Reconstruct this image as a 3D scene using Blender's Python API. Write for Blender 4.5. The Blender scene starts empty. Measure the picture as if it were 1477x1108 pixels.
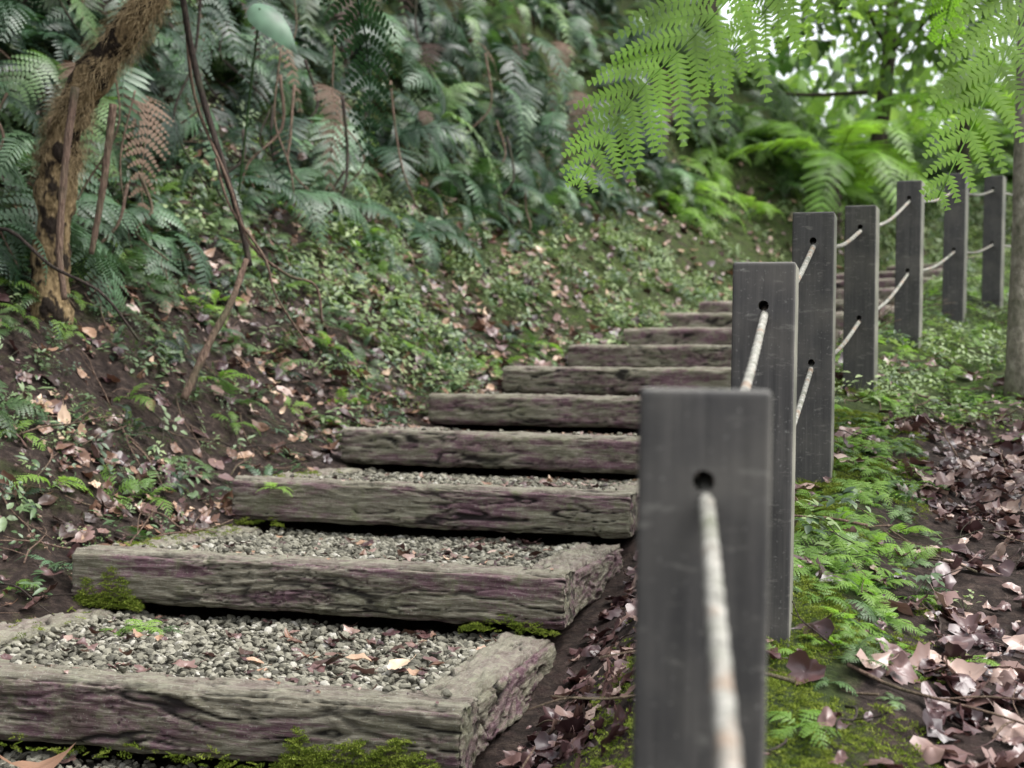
import bpy, bmesh, math, random
import numpy as np
from mathutils import Vector, Matrix, Euler, Quaternion
random.seed(11); rng=np.random.default_rng(11)
R=random.uniform
scene=bpy.context.scene

# ---------------------------------------------------------------- noise
def _h(ix,iy,iz):
    n=(ix.astype(np.int64)*374761393+iy.astype(np.int64)*668265263+iz.astype(np.int64)*1440662683)&0xffffffff
    n=((n^(n>>13))*1274126177)&0xffffffff
    n=((n^(n>>15))*668265263)&0xffffffff
    return (n^(n>>16)).astype(np.float64)/4294967296.0
def vn(x,y,z=0.0):
    x,y,z=np.broadcast_arrays(np.asarray(x,float),np.asarray(y,float),np.asarray(z,float))
    ix,iy,iz=np.floor(x),np.floor(y),np.floor(z)
    fx,fy,fz=x-ix,y-iy,z-iz
    fx=fx*fx*(3-2*fx);fy=fy*fy*(3-2*fy);fz=fz*fz*(3-2*fz)
    r=0
    for a in (0,1):
        for b in (0,1):
            for c in (0,1):
                r=r+_h(ix+a,iy+b,iz+c)*(fx if a else 1-fx)*(fy if b else 1-fy)*(fz if c else 1-fz)
    return r
def fbm(x,y,z=0.0,o=4):
    s=0;a=.5;t=0
    for i in range(o):
        s=s+a*vn(x*2**i+17.3*i,y*2**i+5.1*i,np.asarray(z)*2**i+i*3.7);t+=a;a*=.5
    return s/t
def sst(a,b,x):
    t=np.clip((x-a)/(b-a),0,1);return t*t*(3-2*t)

# ---------------------------------------------------------------- stair layout
RIS=.157; W=1.42
ST=[(-3,-1.77,-.62,15),(-2,-1.52,.30,15),(-1,-1.27,1.22,15),(0,-1.02,2.14,15),
    (1,-.785,3.06,14.5),(2,-.55,3.98,15),(3,-.30,4.90,15.5),(4,-.03,5.82,17),(5,.27,6.74,19),(6,.62,7.66,21),
    (7,.98,8.58,23),(8,1.40,9.50,24),(9,1.76,10.42,24),(10,2.12,11.34,26),(11,2.56,12.18,30),(12,3.06,12.99,35),
    (13,3.64,13.74,41),(14,4.30,14.42,47),(15,5.03,15.03,53),(16,5.82,15.56,58),(17,6.65,16.0,62)]
PL=[(-12,-40,-2.2),(-4.4,-10,-1.3)]+[(x,y,RIS*(k-1)+.03) for k,x,y,a in ST]+[(12,18.5,3.3),(40,30,5.5)]
PL=np.array(PL)
def pathinfo(x,y):
    x=np.asarray(x,float);y=np.asarray(y,float)
    best=np.full(x.shape,1e9);s=np.zeros(x.shape);hp=np.zeros(x.shape)
    for i in range(len(PL)-1):
        ax,ay,az=PL[i];bx,by,bz=PL[i+1]
        dx,dy=bx-ax,by-ay;l2=dx*dx+dy*dy
        t=np.clip(((x-ax)*dx+(y-ay)*dy)/l2,0,1)
        qx,qy=ax+t*dx,ay+t*dy
        d=np.hypot(x-qx,y-qy)
        sg=np.sign((x-qx)*dy-(y-qy)*dx);sg=np.where(sg==0,1,sg)
        m=d<best
        best=np.where(m,d,best);s=np.where(m,sg*d,s);hp=np.where(m,az+t*(bz-az),hp)
    return s,hp
def H(x,y):
    x=np.asarray(x,float);y=np.asarray(y,float)
    s,hp=pathinfo(x,y)
    d=np.abs(s)-W/2
    dp=np.maximum(d,0)
    raw=.42*np.minimum(dp,.3)+.82*np.clip(dp-.3,0,1.2)+1.35*np.clip(dp-1.5,0,50)
    cap=7-5.3*sst(.3,4.2,x)
    cap=np.where(y<2,3.5,cap)
    L=cap*np.tanh(raw/cap)
    lump=(fbm(x*.9,y*.9,3,3)-.5)*.45*sst(.2,1.6,dp)+(fbm(x*4,y*4,5,3)-.5)*.16*sst(0,.25,dp)
    left=hp+L+lump-.02
    r=-.10+.34*sst(0,.5,dp)+.05*np.exp(-((dp-.6)/.16)**2)-.06*sst(.75,1.1,dp)
    r=r-.16*np.clip(dp-4.5,0,25)
    right=hp+r+(fbm(x*3.5,y*3.5,9,3)-.5)*.10*sst(0,.4,dp)
    out=np.where(s<0,left,right)+(fbm(x*14,y*14,1,3)-.5)*.035
    core=hp-.14
    w=sst(-.10,-.02,d)
    return core*(1-w)+out*w
def Hs(x,y): return float(H(np.array([x]),np.array([y]))[0])

# ---------------------------------------------------------------- material helpers
def newmat(name):
    m=bpy.data.materials.new(name);m.use_nodes=True
    nt=m.node_tree;nt.nodes.clear()
    return m,nt
def lk(nt,a,b): nt.links.new(a,b)
def ramp(nt,fac,stops,interp='LINEAR'):
    r=nt.nodes.new('ShaderNodeValToRGB');r.color_ramp.interpolation=interp
    e=r.color_ramp.elements
    while len(e)<len(stops): e.new(.5)
    for i,(p,c) in enumerate(stops):
        e[i].position=p;e[i].color=(c[0],c[1],c[2],1) if not isinstance(c,(int,float)) else (c,c,c,1)
    lk(nt,fac,r.inputs[0]);return r.outputs[0]
def mixc(nt,f,a,b,bt='MIX'):
    m=nt.nodes.new('ShaderNodeMix');m.data_type='RGBA';m.blend_type=bt
    for s,v in((m.inputs[0],f),(m.inputs[6],a),(m.inputs[7],b)):
        if isinstance(v,(int,float)): s.default_value=v
        elif isinstance(v,tuple): s.default_value=(v[0],v[1],v[2],1)
        else: lk(nt,v,s)
    return m.outputs[2]
def noise(nt,vec,scale,detail=4,rough=.6):
    n=nt.nodes.new('ShaderNodeTexNoise');n.inputs['Scale'].default_value=scale;n.inputs['Detail'].default_value=detail;n.inputs['Roughness'].default_value=rough
    if vec is not None: lk(nt,vec,n.inputs['Vector'])
    return n.outputs[0]
def coords(nt,scale=(1,1,1),kind='Object',rnd=False):
    tc=nt.nodes.new('ShaderNodeTexCoord');mp=nt.nodes.new('ShaderNodeMapping')
    lk(nt,tc.outputs[kind],mp.inputs[0]);mp.inputs['Scale'].default_value=scale
    if rnd:
        oi=nt.nodes.new('ShaderNodeObjectInfo');ml=nt.nodes.new('ShaderNodeMath');ml.operation='MULTIPLY';ml.inputs[1].default_value=37
        lk(nt,oi.outputs['Random'],ml.inputs[0]);lk(nt,ml.outputs[0],mp.inputs['Location'])
    return mp.outputs[0]
def bump(nt,h,strength=.5,dist=.01):
    b=nt.nodes.new('ShaderNodeBump');b.inputs['Strength'].default_value=strength;b.inputs['Distance'].default_value=dist
    lk(nt,h,b.inputs['Height']);return b.outputs[0]
def finish(nt,col,rough=.7,nrm=None,transl=0,tcol=None,spec=.4):
    o=nt.nodes.new('ShaderNodeOutputMaterial');p=nt.nodes.new('ShaderNodeBsdfPrincipled')
    if isinstance(col,tuple): p.inputs['Base Color'].default_value=(*col,1)
    else: lk(nt,col,p.inputs['Base Color'])
    if isinstance(rough,(int,float)): p.inputs['Roughness'].default_value=rough
    else: lk(nt,rough,p.inputs['Roughness'])
    p.inputs['Specular IOR Level'].default_value=spec
    if nrm is not None: lk(nt,nrm,p.inputs['Normal'])
    if transl>0:
        t=nt.nodes.new('ShaderNodeBsdfTranslucent');lk(nt,tcol if tcol is not None else col,t.inputs[0])
        m=nt.nodes.new('ShaderNodeMixShader');m.inputs[0].default_value=transl
        lk(nt,p.outputs[0],m.inputs[1]);lk(nt,t.outputs[0],m.inputs[2]);lk(nt,m.outputs[0],o.inputs[0])
    else: lk(nt,p.outputs[0],o.inputs[0])
def leafmat(name,stops,transl=.35,rough=.45,spec=.5,nscale=0,tm=(1.5,1.7,.9)):
    m,nt=newmat(name)
    oi=nt.nodes.new('ShaderNodeObjectInfo');at=nt.nodes.new('ShaderNodeAttribute');at.attribute_name='rnd'
    a=nt.nodes.new('ShaderNodeMath');a.operation='ADD';lk(nt,oi.outputs['Random'],a.inputs[0]);lk(nt,at.outputs['Fac'],a.inputs[1])
    f=nt.nodes.new('ShaderNodeMath');f.operation='FRACT';lk(nt,a.outputs[0],f.inputs[0])
    c2=ramp(nt,f.outputs[0],stops)
    if nscale:
        n=noise(nt,coords(nt),nscale,1)
        c2=mixc(nt,1.0,c2,ramp(nt,n,[(.3,.55),(.7,1.35)]),'MULTIPLY')
    tc=mixc(nt,1.0,c2,tm,'MULTIPLY')
    finish(nt,c2,rough,None,transl,tc,spec)
    return m

M_dark=leafmat('fern_dark_green',[(0,(.008,.026,.013)),(.35,(.016,.042,.020)),(.7,(.034,.076,.036)),(.9,(.075,.14,.070)),(1,(.13,.215,.11))],.18,.38,.42,6)  # dark fern green, deepened further to paint in canopy shade
M_mid=leafmat('fern_mid_green',[(0,(.035,.075,.022)),(.5,(.068,.128,.040)),(1,(.14,.22,.08))],.3,.42,.5,6)
M_bright=leafmat('fern_bright_green',[(0,(.10,.19,.03)),(.5,(.155,.27,.048)),(1,(.23,.36,.08))],.45,.45,.4)
M_frond=leafmat('tree_fern_frond_green',[(0,(.12,.24,.035)),(.5,(.16,.29,.045)),(1,(.20,.34,.06))],.5,.42,.45,6,(1.65,1.7,.85))
M_herb=leafmat('herb_green',[(0,(.024,.052,.019)),(.5,(.056,.100,.036)),(1,(.16,.215,.10))],.2,.42,.5)
M_herbl=leafmat('herb_light_green',[(0,(.075,.118,.037)),(.5,(.138,.196,.070)),(1,(.29,.35,.18))],.3,.5,.4)
DC=[(0,(.028,.013,.015)),(.35,(.066,.032,.033)),(.64,(.115,.062,.057)),(.87,(.20,.126,.106)),(1,(.37,.27,.225))]
M_dead=leafmat('dead_leaf_purple_brown',DC,.08,.36,.6,0,(1.2,1,.9))
M_deadt=leafmat('dead_leaf_tan',[(0,(.030,.017,.015)),(.38,(.080,.041,.030)),(.68,(.165,.090,.058)),(.9,(.30,.185,.12)),(1,(.50,.37,.26))],.1,.42,.5,0,(1.2,1,.9))
M_deadf=leafmat('dead_frond_brown',[(0,(.03,.018,.014)),(.5,(.07,.045,.032)),(1,(.15,.10,.07))],.15,.7,.2,0,(1.2,1,.9))
M_tree=leafmat('tree_leaf_green',[(0,(.10,.18,.04)),(.5,(.16,.27,.07)),(1,(.26,.38,.14))],.5,.45,.4,0,(1.8,1.8,.9))
M_moss=leafmat('moss_green',[(0,(.07,.105,.014)),(.5,(.135,.18,.024)),(1,(.22,.26,.05))],.15,.8,.1,0,(1.2,1.2,.9))
M_ear=leafmat('elephant_ear_green',[(0,(.085,.16,.10)),(1,(.12,.205,.13))],.3,.4,.4,9,(1.2,1.3,.9))

def mk_bark(name,a,b,c,sc=(6,6,1.2),moss=.5):
    m,nt=newmat(name);v=coords(nt,sc);n=noise(nt,v,6,6);n2=noise(nt,coords(nt),5,4)
    col=ramp(nt,n,[(.3,a),(.55,b),(.75,c)])
    col=mixc(nt,ramp(nt,n2,[(.5,0.),(.65,moss)]),col,(.05,.065,.03))
    finish(nt,col,.85,bump(nt,n,.8,.02),spec=.2);return m
M_trunk=mk_bark('bark_dark',(.02,.015,.012),(.055,.043,.034),(.11,.09,.065))
M_trunkp=mk_bark('bark_pale_lichen',(.10,.09,.07),(.22,.20,.16),(.36,.34,.28),(5,5,3))
M_fibre=mk_bark('trunk_fibre_golden',(.12,.085,.045),(.36,.27,.15),(.54,.44,.27),(14,14,2),.05)
M_stalk=mk_bark('stalk_brown',(.06,.038,.028),(.15,.10,.075),(.28,.21,.15),(20,20,4))
M_stalkd=mk_bark('stalk_dark',(.018,.013,.012),(.045,.034,.028),(.10,.075,.06),(20,20,4))
m,nt=newmat('trunk_scarred');M_scar=m
v=coords(nt,(14,14,3));n=noise(nt,v,5,6);n2=noise(nt,coords(nt,(1,1,.6)),13,3)
c=ramp(nt,n,[(.3,(.06,.043,.024)),(.55,(.20,.145,.078)),(.75,(.38,.29,.17))])
c=mixc(nt,ramp(nt,n2,[(.51,0.),(.57,.95)]),c,(.014,.011,.010))
finish(nt,c,.95,bump(nt,n2,1,.05),spec=.1)

# soil
m,nt=newmat('soil');M_soil=m
v=coords(nt)
n2=noise(nt,v,30,7,.75);n3=noise(nt,v,9,5,.6)
c=ramp(nt,n2,[(.3,(.012,.008,.007)),(.5,(.042,.029,.024)),(.72,(.135,.098,.080))])
c=mixc(nt,ramp(nt,n3,[(.5,0.),(.65,.4)]),c,(.068,.038,.035))
mo=ramp(nt,n2,[(.3,(.014,.022,.007)),(.55,(.050,.072,.018)),(.75,(.13,.155,.045))])
at=nt.nodes.new('ShaderNodeAttribute');at.attribute_name='green'
ad=nt.nodes.new('ShaderNodeMath');ad.operation='ADD';lk(nt,at.outputs['Fac'],ad.inputs[0]);lk(nt,n3,ad.inputs[1])
f=ramp(nt,ad.outputs[0],[(.62,0.),(.85,1.)])
c=mixc(nt,f,c,mo)
finish(nt,c,.9,bump(nt,n2,1,.05),spec=.2)

# faux timber
m,nt=newmat('weathered_timber');M_tim=m
at=nt.nodes.new('ShaderNodeAttribute');at.attribute_name='cav'
up=nt.nodes.new('ShaderNodeAttribute');up.attribute_name='topf'
vs=coords(nt,(1.1,5,7),'Object',True);vf=coords(nt,(8,62,84),'Object',True);vi=coords(nt,(1,1,1),'Object',True)
big=noise(nt,vs,2.2,8,.72);fine=noise(nt,vf,1.6,8,.75);blo=noise(nt,vi,16,8,.76);spk=noise(nt,vi,150,3,.65);gr=noise(nt,vi,5,4,.6)
base=ramp(nt,fine,[(.28,(.080,.071,.052)),(.48,(.170,.155,.115)),(.68,(.345,.325,.255))])
pur=ramp(nt,fine,[(.28,(.060,.029,.038)),(.5,(.135,.076,.092)),(.70,(.26,.185,.195))])
fm=ramp(nt,big,[(.46,0.),(.54,1.)])
fb=ramp(nt,blo,[(.48,1.),(.60,.15)])
mm=nt.nodes.new('ShaderNodeMath');mm.operation='MULTIPLY';lk(nt,fm,mm.inputs[0]);lk(nt,fb,mm.inputs[1])
c=mixc(nt,mm.outputs[0],base,pur)
c=mixc(nt,ramp(nt,gr,[(.50,0.),(.66,.35)]),c,(.105,.12,.06))
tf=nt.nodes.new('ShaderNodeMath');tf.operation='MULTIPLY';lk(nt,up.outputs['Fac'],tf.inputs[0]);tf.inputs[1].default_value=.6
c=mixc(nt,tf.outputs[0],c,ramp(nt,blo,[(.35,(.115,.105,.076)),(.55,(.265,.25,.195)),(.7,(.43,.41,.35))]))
c=mixc(nt,ramp(nt,spk,[(.60,0.),(.70,.5)]),c,(.40,.41,.34))
c=mixc(nt,ramp(nt,blo,[(.57,0.),(.66,.5)]),c,(.11,.13,.05))
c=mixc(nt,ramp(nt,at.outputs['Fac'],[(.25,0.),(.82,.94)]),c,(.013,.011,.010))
ad=nt.nodes.new('ShaderNodeMath');ad.operation='ADD';lk(nt,fine,ad.inputs[0]);lk(nt,blo,ad.inputs[1])
finish(nt,c,.85,bump(nt,ad.outputs[0],.9,.012),spec=.25)

m,nt=newmat('gravel_stone');M_grav=m
oi=nt.nodes.new('ShaderNodeObjectInfo')
c=ramp(nt,oi.outputs['Random'],[(0,(.055,.052,.040)),(.3,(.115,.109,.083)),(.6,(.18,.17,.13)),(.88,(.25,.238,.19)),(1,(.37,.355,.31))])
n=noise(nt,coords(nt,rnd=True),40,3);c=mixc(nt,1.,c,ramp(nt,n,[(.3,.6),(.7,1.2)]),'MULTIPLY')
finish(nt,c,.75,None,spec=.3)
m,nt=newmat('gravel_bed');M_bed=m
n=noise(nt,coords(nt),60,4);finish(nt,ramp(nt,n,[(.35,(.03,.028,.022)),(.65,(.12,.11,.09))]),.9,bump(nt,n,1,.01))

# posts
m,nt=newmat('post_composite');M_post=m
vs=coords(nt,(40,40,1.6),'Object',True);vi=coords(nt,(1,1,1),'Object',True)
g=noise(nt,vs,2,5,.6);b=noise(nt,vi,7,5,.6);sp=noise(nt,vi,160,2,.5);sc_=noise(nt,coords(nt,(1,1,3.5),'Object',True),22,4,.7)
c=ramp(nt,g,[(.3,(.028,.027,.026)),(.55,(.045,.043,.041)),(.8,(.082,.077,.071))])
c=mixc(nt,ramp(nt,b,[(.44,0.),(.70,.65)]),c,(.108,.101,.088))
c=mixc(nt,ramp(nt,sc_,[(.59,0.),(.67,.45)]),c,(.17,.165,.145))
c=mixc(nt,ramp(nt,sp,[(.66,0.),(.74,.5)]),c,(.22,.22,.2))
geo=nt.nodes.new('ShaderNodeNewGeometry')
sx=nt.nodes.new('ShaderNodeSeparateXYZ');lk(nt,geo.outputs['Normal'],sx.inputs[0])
c=mixc(nt,ramp(nt,sx.outputs['X'],[(.6,0.),(.95,.75)]),c,ramp(nt,b,[(.35,(.12,.12,.095)),(.65,(.26,.25,.20))]))  # right-hand faces painted paler, side light put into the colour
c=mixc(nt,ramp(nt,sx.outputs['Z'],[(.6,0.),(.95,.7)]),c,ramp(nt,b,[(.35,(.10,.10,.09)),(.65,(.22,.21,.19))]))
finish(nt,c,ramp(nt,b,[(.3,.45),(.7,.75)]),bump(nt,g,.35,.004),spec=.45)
m,nt=newmat('rope_fibre');M_rope=m
vi=coords(nt);b=noise(nt,vi,60,5,.7);b2=noise(nt,vi,14,3,.6)
c=ramp(nt,b,[(.3,(.11,.108,.092)),(.5,(.215,.21,.185)),(.7,(.38,.37,.335))])
c=mixc(nt,ramp(nt,b2,[(.54,0.),(.62,.6)]),c,(.21,.14,.095))
c=mixc(nt,ramp(nt,b2,[(.34,.8),(.46,0.)]),c,(.10,.105,.075))
finish(nt,c,.85,bump(nt,b,.5,.003),spec=.2)

# ---------------------------------------------------------------- mesh builders
class MB:
    def __init__(s): s.v=[];s.f=[]
    def add(s,vs,fs):
        o=len(s.v);s.v.extend([tuple(p) for p in vs]);s.f.extend([tuple(o+i for i in f) for f in fs])
    def mesh(s,name,mat,smooth=True):
        me=bpy.data.meshes.new(name);me.from_pydata(s.v,[],s.f);me.materials.append(mat)
        if smooth: me.polygons.foreach_set('use_smooth',[True]*len(me.polygons))
        me.update();return me
def link(name,me,parent=None,loc=None):
    o=bpy.data.objects.new(name,me);scene.collection.objects.link(o)
    if parent: o.parent=parent
    if loc: o.location=loc
    return o
def empty(name,loc=(0,0,0)):
    o=bpy.data.objects.new(name,None);o.location=loc;o.empty_display_size=.2;scene.collection.objects.link(o);return o
def spline(pts,n):
    P=[Vector(p) for p in pts];P=[P[0]*2-P[1]]+P+[P[-1]*2-P[-2]]
    k=len(P)-3;out=[]
    for i in range(n+1):
        u=i/n*k;j=min(int(u),k-1);t=u-j
        a,b,c,d=P[j:j+4]
        out.append(.5*((2*b)+(c-a)*t+(2*a-5*b+4*c-d)*t*t+(3*b-a-3*c+d)*t**3))
    return out
def tube(B,pts,rad,seg=8,lump=0.,twist=None):
    n=len(pts);T=[]
    for i in range(n): T.append((pts[min(i+1,n-1)]-pts[max(i-1,0)]).normalized())
    N=T[0].orthogonal().normalized();vs=[];L=0
    for i in range(n):
        N=(N-T[i]*N.dot(T[i])).normalized();Bn=T[i].cross(N)
        if i: L+=(pts[i]-pts[i-1]).length
        r=rad(i/(n-1)) if callable(rad) else rad
        for k in range(seg):
            a=2*math.pi*k/seg;rr=r
            if lump: rr*=1+R(-lump,lump)
            if twist: rr*=.82+.26*abs(math.sin(1.5*(a-L*twist)))
            vs.append(pts[i]+(N*math.cos(a)+Bn*math.sin(a))*rr)
    fs=[(i*seg+k,i*seg+(k+1)%seg,(i+1)*seg+(k+1)%seg,(i+1)*seg+k) for i in range(n-1) for k in range(seg)]
    fs+=[tuple(range(seg))[::-1],tuple((n-1)*seg+k for k in range(seg))]
    B.add(vs,fs)
LS=[(0,.0),(.12,.5),(.35,1.),(.62,.85),(.85,.42),(1,0)]
L4=[(0,.15),(.33,1.),(.7,.75),(1,0)]
LH=[(-.18,.55),(0,.95),(.25,1.),(.55,.72),(.8,.36),(1,0)]
def leaf(B,p,D,N,L,w,droop=.2,fold=.15,st=LS):
    S=D.cross(N);
    if S.length<1e-4: S=D.orthogonal()
    S.normalize();N=S.cross(D).normalized();vs=[]
    for t,ww in st:
        c=p+D*(L*t)-N*(droop*L*t*t)
        vs+= [c, c+S*(w*ww)+N*(fold*w*ww), c-S*(w*ww)+N*(fold*w*ww)]
    fs=[]
    for i in range(len(st)-1):
        a=3*i;b=a+3
        fs+=[(a,a+1,b+1,b),(a+2,a,b,b+2)]
    B.add(vs,fs)
def frond(B,pts,up,L,n=18,m=10,kind='bi',droop=.25,ang=.45,pr=.2,t0=.12,rr=.004,jit=.12,tilt=0.,wf=1.):
    ns=60;C=spline(pts,ns);up=Vector(up)
    tube(B,C[::3],lambda t:rr*(1-.8*t)+.0006,4)
    g=Vector((0,0,-1))
    for i in range(n+1):
        t=t0+(1-t0)*i/n
        if t>.995: t=.99
        k=t*ns;j=min(int(k),ns-1);p=C[j].lerp(C[j+1],k-j);T=(C[j+1]-C[j]).normalized()
        N=up-T*up.dot(T)
        if N.length<.05: N=T.orthogonal()
        N.normalize();S=T.cross(N)
        prof=min(1,.35+(t-t0)/(.3))*max(0,1-t)**.72+.05
        for sg in (1,-1):
            l=L*prof*R(1-jit,1+jit)
            a=ang+R(-.08,.08)+.35*t
            D=(S*(sg*math.cos(a))+T*math.sin(a)+N*R(-.12,.12)+N*tilt).normalized()
            if kind=='simple':
                leaf(B,p,D,N,l,l*pr*.5,droop,.1,[(0,.6),(.3,1),(.7,.75),(1,0)]);continue
            mm=max(3,int(m*(l/L)**.7+.5));E0=D.cross(N).normalized()
            dr_=droop*R(.6,1.6)
            for j2 in range(mm+1):
                u=(j2+.4)/(mm+.6)
                q=p+D*(l*u)+g*(dr_*l*u*u)
                Dq=(D+g*(2*dr_*u)).normalized()
                E=(E0-Dq*E0.dot(Dq)).normalized()
                pl=l*pr*(min(1,.65+u*1.5))*(1-u)**.6+.006*(L/.3)
                w=l/mm*.44*wf
                for s2 in (1,-1):
                    pd=(E*s2*.93+Dq*.36+g*.12).normalized()
                    fw=(Dq-pd*Dq.dot(pd)).normalized()
                    if kind=='bi':
                        B.add([q-fw*w*.6,q+pd*pl*.5-fw*w*.75,q+pd*pl,q+pd*pl*.45+fw*w,q+fw*w*.6],[(0,1,2,3,4)])
                    else:
                        K=7;A=[];Bb=[]
                        for kk in range(K):
                            a0=kk/K;a1=(kk+.7)/K
                            wd=w*1.05*(1-a0**1.8)
                            A+= [q+pd*pl*a0-fw*wd*.6, q+pd*pl*a1-fw*wd]
                            Bb+=[q+pd*pl*a0+fw*wd*.6, q+pd*pl*a1+fw*wd]
                        vs=A+[q+pd*pl]+Bb[::-1]
                        o=len(A)
                        fs=[(i3,i3+1,2*o-i3-1,2*o-i3) for i3 in range(o-1)]+[(o-1,o,o+1)]
                        B.add(vs,fs)
            a_=p;b_=p+D*l*.5+g*dr_*l*.25;c_=p+D*l+g*dr_*l
            e=E0*(.0012*L/.3)
            B.add([a_-e*2,a_+e*2,b_+e*1.4,b_-e*1.4,c_+e*.4,c_-e*.4],[(0,1,2,3),(3,2,4,5)])

def coll(name,meshes):
    c=bpy.data.collections.new(name)
    for i,me in enumerate(meshes):
        o=bpy.data.objects.new('%s_src_%02d'%(name,i),me);c.objects.link(o)
    return c
def instancer(name,P,rot,scl,idx,c,parent=None,real=False):
    P=np.asarray(P,float).reshape(-1,3)
    me=bpy.data.meshes.new(name);me.from_pydata([tuple(p) for p in P],[],[])
    a=me.attributes.new('rot','FLOAT_VECTOR','POINT');a.data.foreach_set('vector',np.asarray(rot,np.float32).ravel())
    a=me.attributes.new('scl','FLOAT','POINT');a.data.foreach_set('value',np.asarray(scl,np.float32).ravel())
    a=me.attributes.new('rnd','FLOAT','POINT');a.data.foreach_set('value',rng.uniform(0,1,len(P)).astype(np.float32))
    a=me.attributes.new('idx','INT','POINT');a.data.foreach_set('value',np.asarray(idx,np.int32).ravel())
    o=link(name,me,parent)
    g=bpy.data.node_groups.new(name+'_gn','GeometryNodeTree')
    g.interface.new_socket('Geometry',in_out='INPUT',socket_type='NodeSocketGeometry')
    g.interface.new_socket('Geometry',in_out='OUTPUT',socket_type='NodeSocketGeometry')
    gi=g.nodes.new('NodeGroupInput');go=g.nodes.new('NodeGroupOutput')
    ip=g.nodes.new('GeometryNodeInstanceOnPoints');ci=g.nodes.new('GeometryNodeCollectionInfo')
    ci.inputs['Collection'].default_value=c;ci.inputs['Separate Children'].default_value=True;ci.inputs['Reset Children'].default_value=True
    def na(n,t):
        x=g.nodes.new('GeometryNodeInputNamedAttribute');x.data_type=t;x.inputs['Name'].default_value=n;return x.outputs['Attribute']
    er=g.nodes.new('FunctionNodeEulerToRotation')
    L=g.links.new
    L(gi.outputs[0],ip.inputs['Points']);L(ci.outputs[0],ip.inputs['Instance']);ip.inputs['Pick Instance'].default_value=True
    L(na('idx','INT'),ip.inputs['Instance Index']);L(na('rot','FLOAT_VECTOR'),er.inputs[0]);L(er.outputs[0],ip.inputs['Rotation'])
    L(na('scl','FLOAT'),ip.inputs['Scale'])
    if real:
        rz=g.nodes.new('GeometryNodeRealizeInstances');L(ip.outputs[0],rz.inputs[0]);L(rz.outputs[0],go.inputs[0])
    else: L(ip.outputs[0],go.inputs[0])
    md=o.modifiers.new('scatter','NODES');md.node_group=g
    return o
def normals(x,y):
    e=.06
    gx=(H(x+e,y)-H(x-e,y))/(2*e);gy=(H(x,y+e)-H(x,y-e))/(2*e)
    n=np.stack([-gx,-gy,np.ones_like(gx)],1);return n/np.linalg.norm(n,axis=1)[:,None]
def scatter(name,x,y,c,nvar,smin,smax,blend=.5,tilt=.2,zoff=0.,zr=0.,parent=None,power=1.,real=False):
    x=np.asarray(x);y=np.asarray(y);n=len(x)
    z=H(x,y)+zoff+rng.uniform(0,1,n)*zr
    nm=normals(x,y);up=np.array([0,0,1.])
    Z=nm*blend+up*(1-blend)+rng.normal(0,1,(n,3))*tilt
    rots=[]
    for i in range(n):
        q=Vector((0,0,1)).rotation_difference(Vector(Z[i]))@Quaternion((0,0,1),R(0,6.283))
        rots.append(tuple(q.to_euler()))
    s=smin+(smax-smin)*rng.uniform(0,1,n)**power
    return instancer(name,np.stack([x,y,z],1),rots,s,rng.integers(0,nvar,n),c,parent,real)
U=lambda x:rng.uniform(0,1,len(x))
def cand(n,xr,yr,f):
    x=rng.uniform(*xr,n);y=rng.uniform(*yr,n);s,hp=pathinfo(x,y);d=np.abs(s)-W/2
    m=f(x,y,s,d)&(np.abs(x)<.38*np.maximum(y,0)+.6)
    return x[m],y[m]

# ---------------------------------------------------------------- ground
def axis(lo,a,b,hi,fine,g=1.12):
    c=list(np.arange(a,b,fine));st=fine;p=b
    while p<hi: c.append(p);st*=g;p+=st
    c.append(hi);st=fine;p=a-fine;l=[]
    while p>lo: l.append(p);st*=g;p-=st
    l.append(lo);return np.array(l[::-1]+c)
xs=axis(-160,-3.2,4.2,160,.04);ys=axis(-120,1.6,12.5,220,.045)
X,Y=np.meshgrid(xs,ys);x=X.ravel();y=Y.ravel();Z=H(x,y)
s_,hp_=pathinfo(x,y);d_=np.abs(s_)-W/2
me=bpy.data.meshes.new('ground');nx,ny=len(xs),len(ys)
ii=np.arange((nx-1)*(ny-1));r_=ii//(nx-1);c_=ii%(nx-1);a0=r_*nx+c_
F=np.stack([a0,a0+1,a0+nx+1,a0+nx],1)
me.from_pydata(np.stack([x,y,Z],1).tolist(),[],F.tolist());me.materials.append(M_soil)
me.polygons.foreach_set('use_smooth',[True]*len(me.polygons))
green=np.where(s_<0,.08+.26*sst(7,10,y),
   .66*np.exp(-((d_-.60)/.19)**2)+.5*sst(4.8,6,y)*sst(.1,.4,d_)-.10)
at=me.attributes.new('green','FLOAT','POINT');at.data.foreach_set('value',green.astype(np.float32))
link('ground',me)

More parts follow.
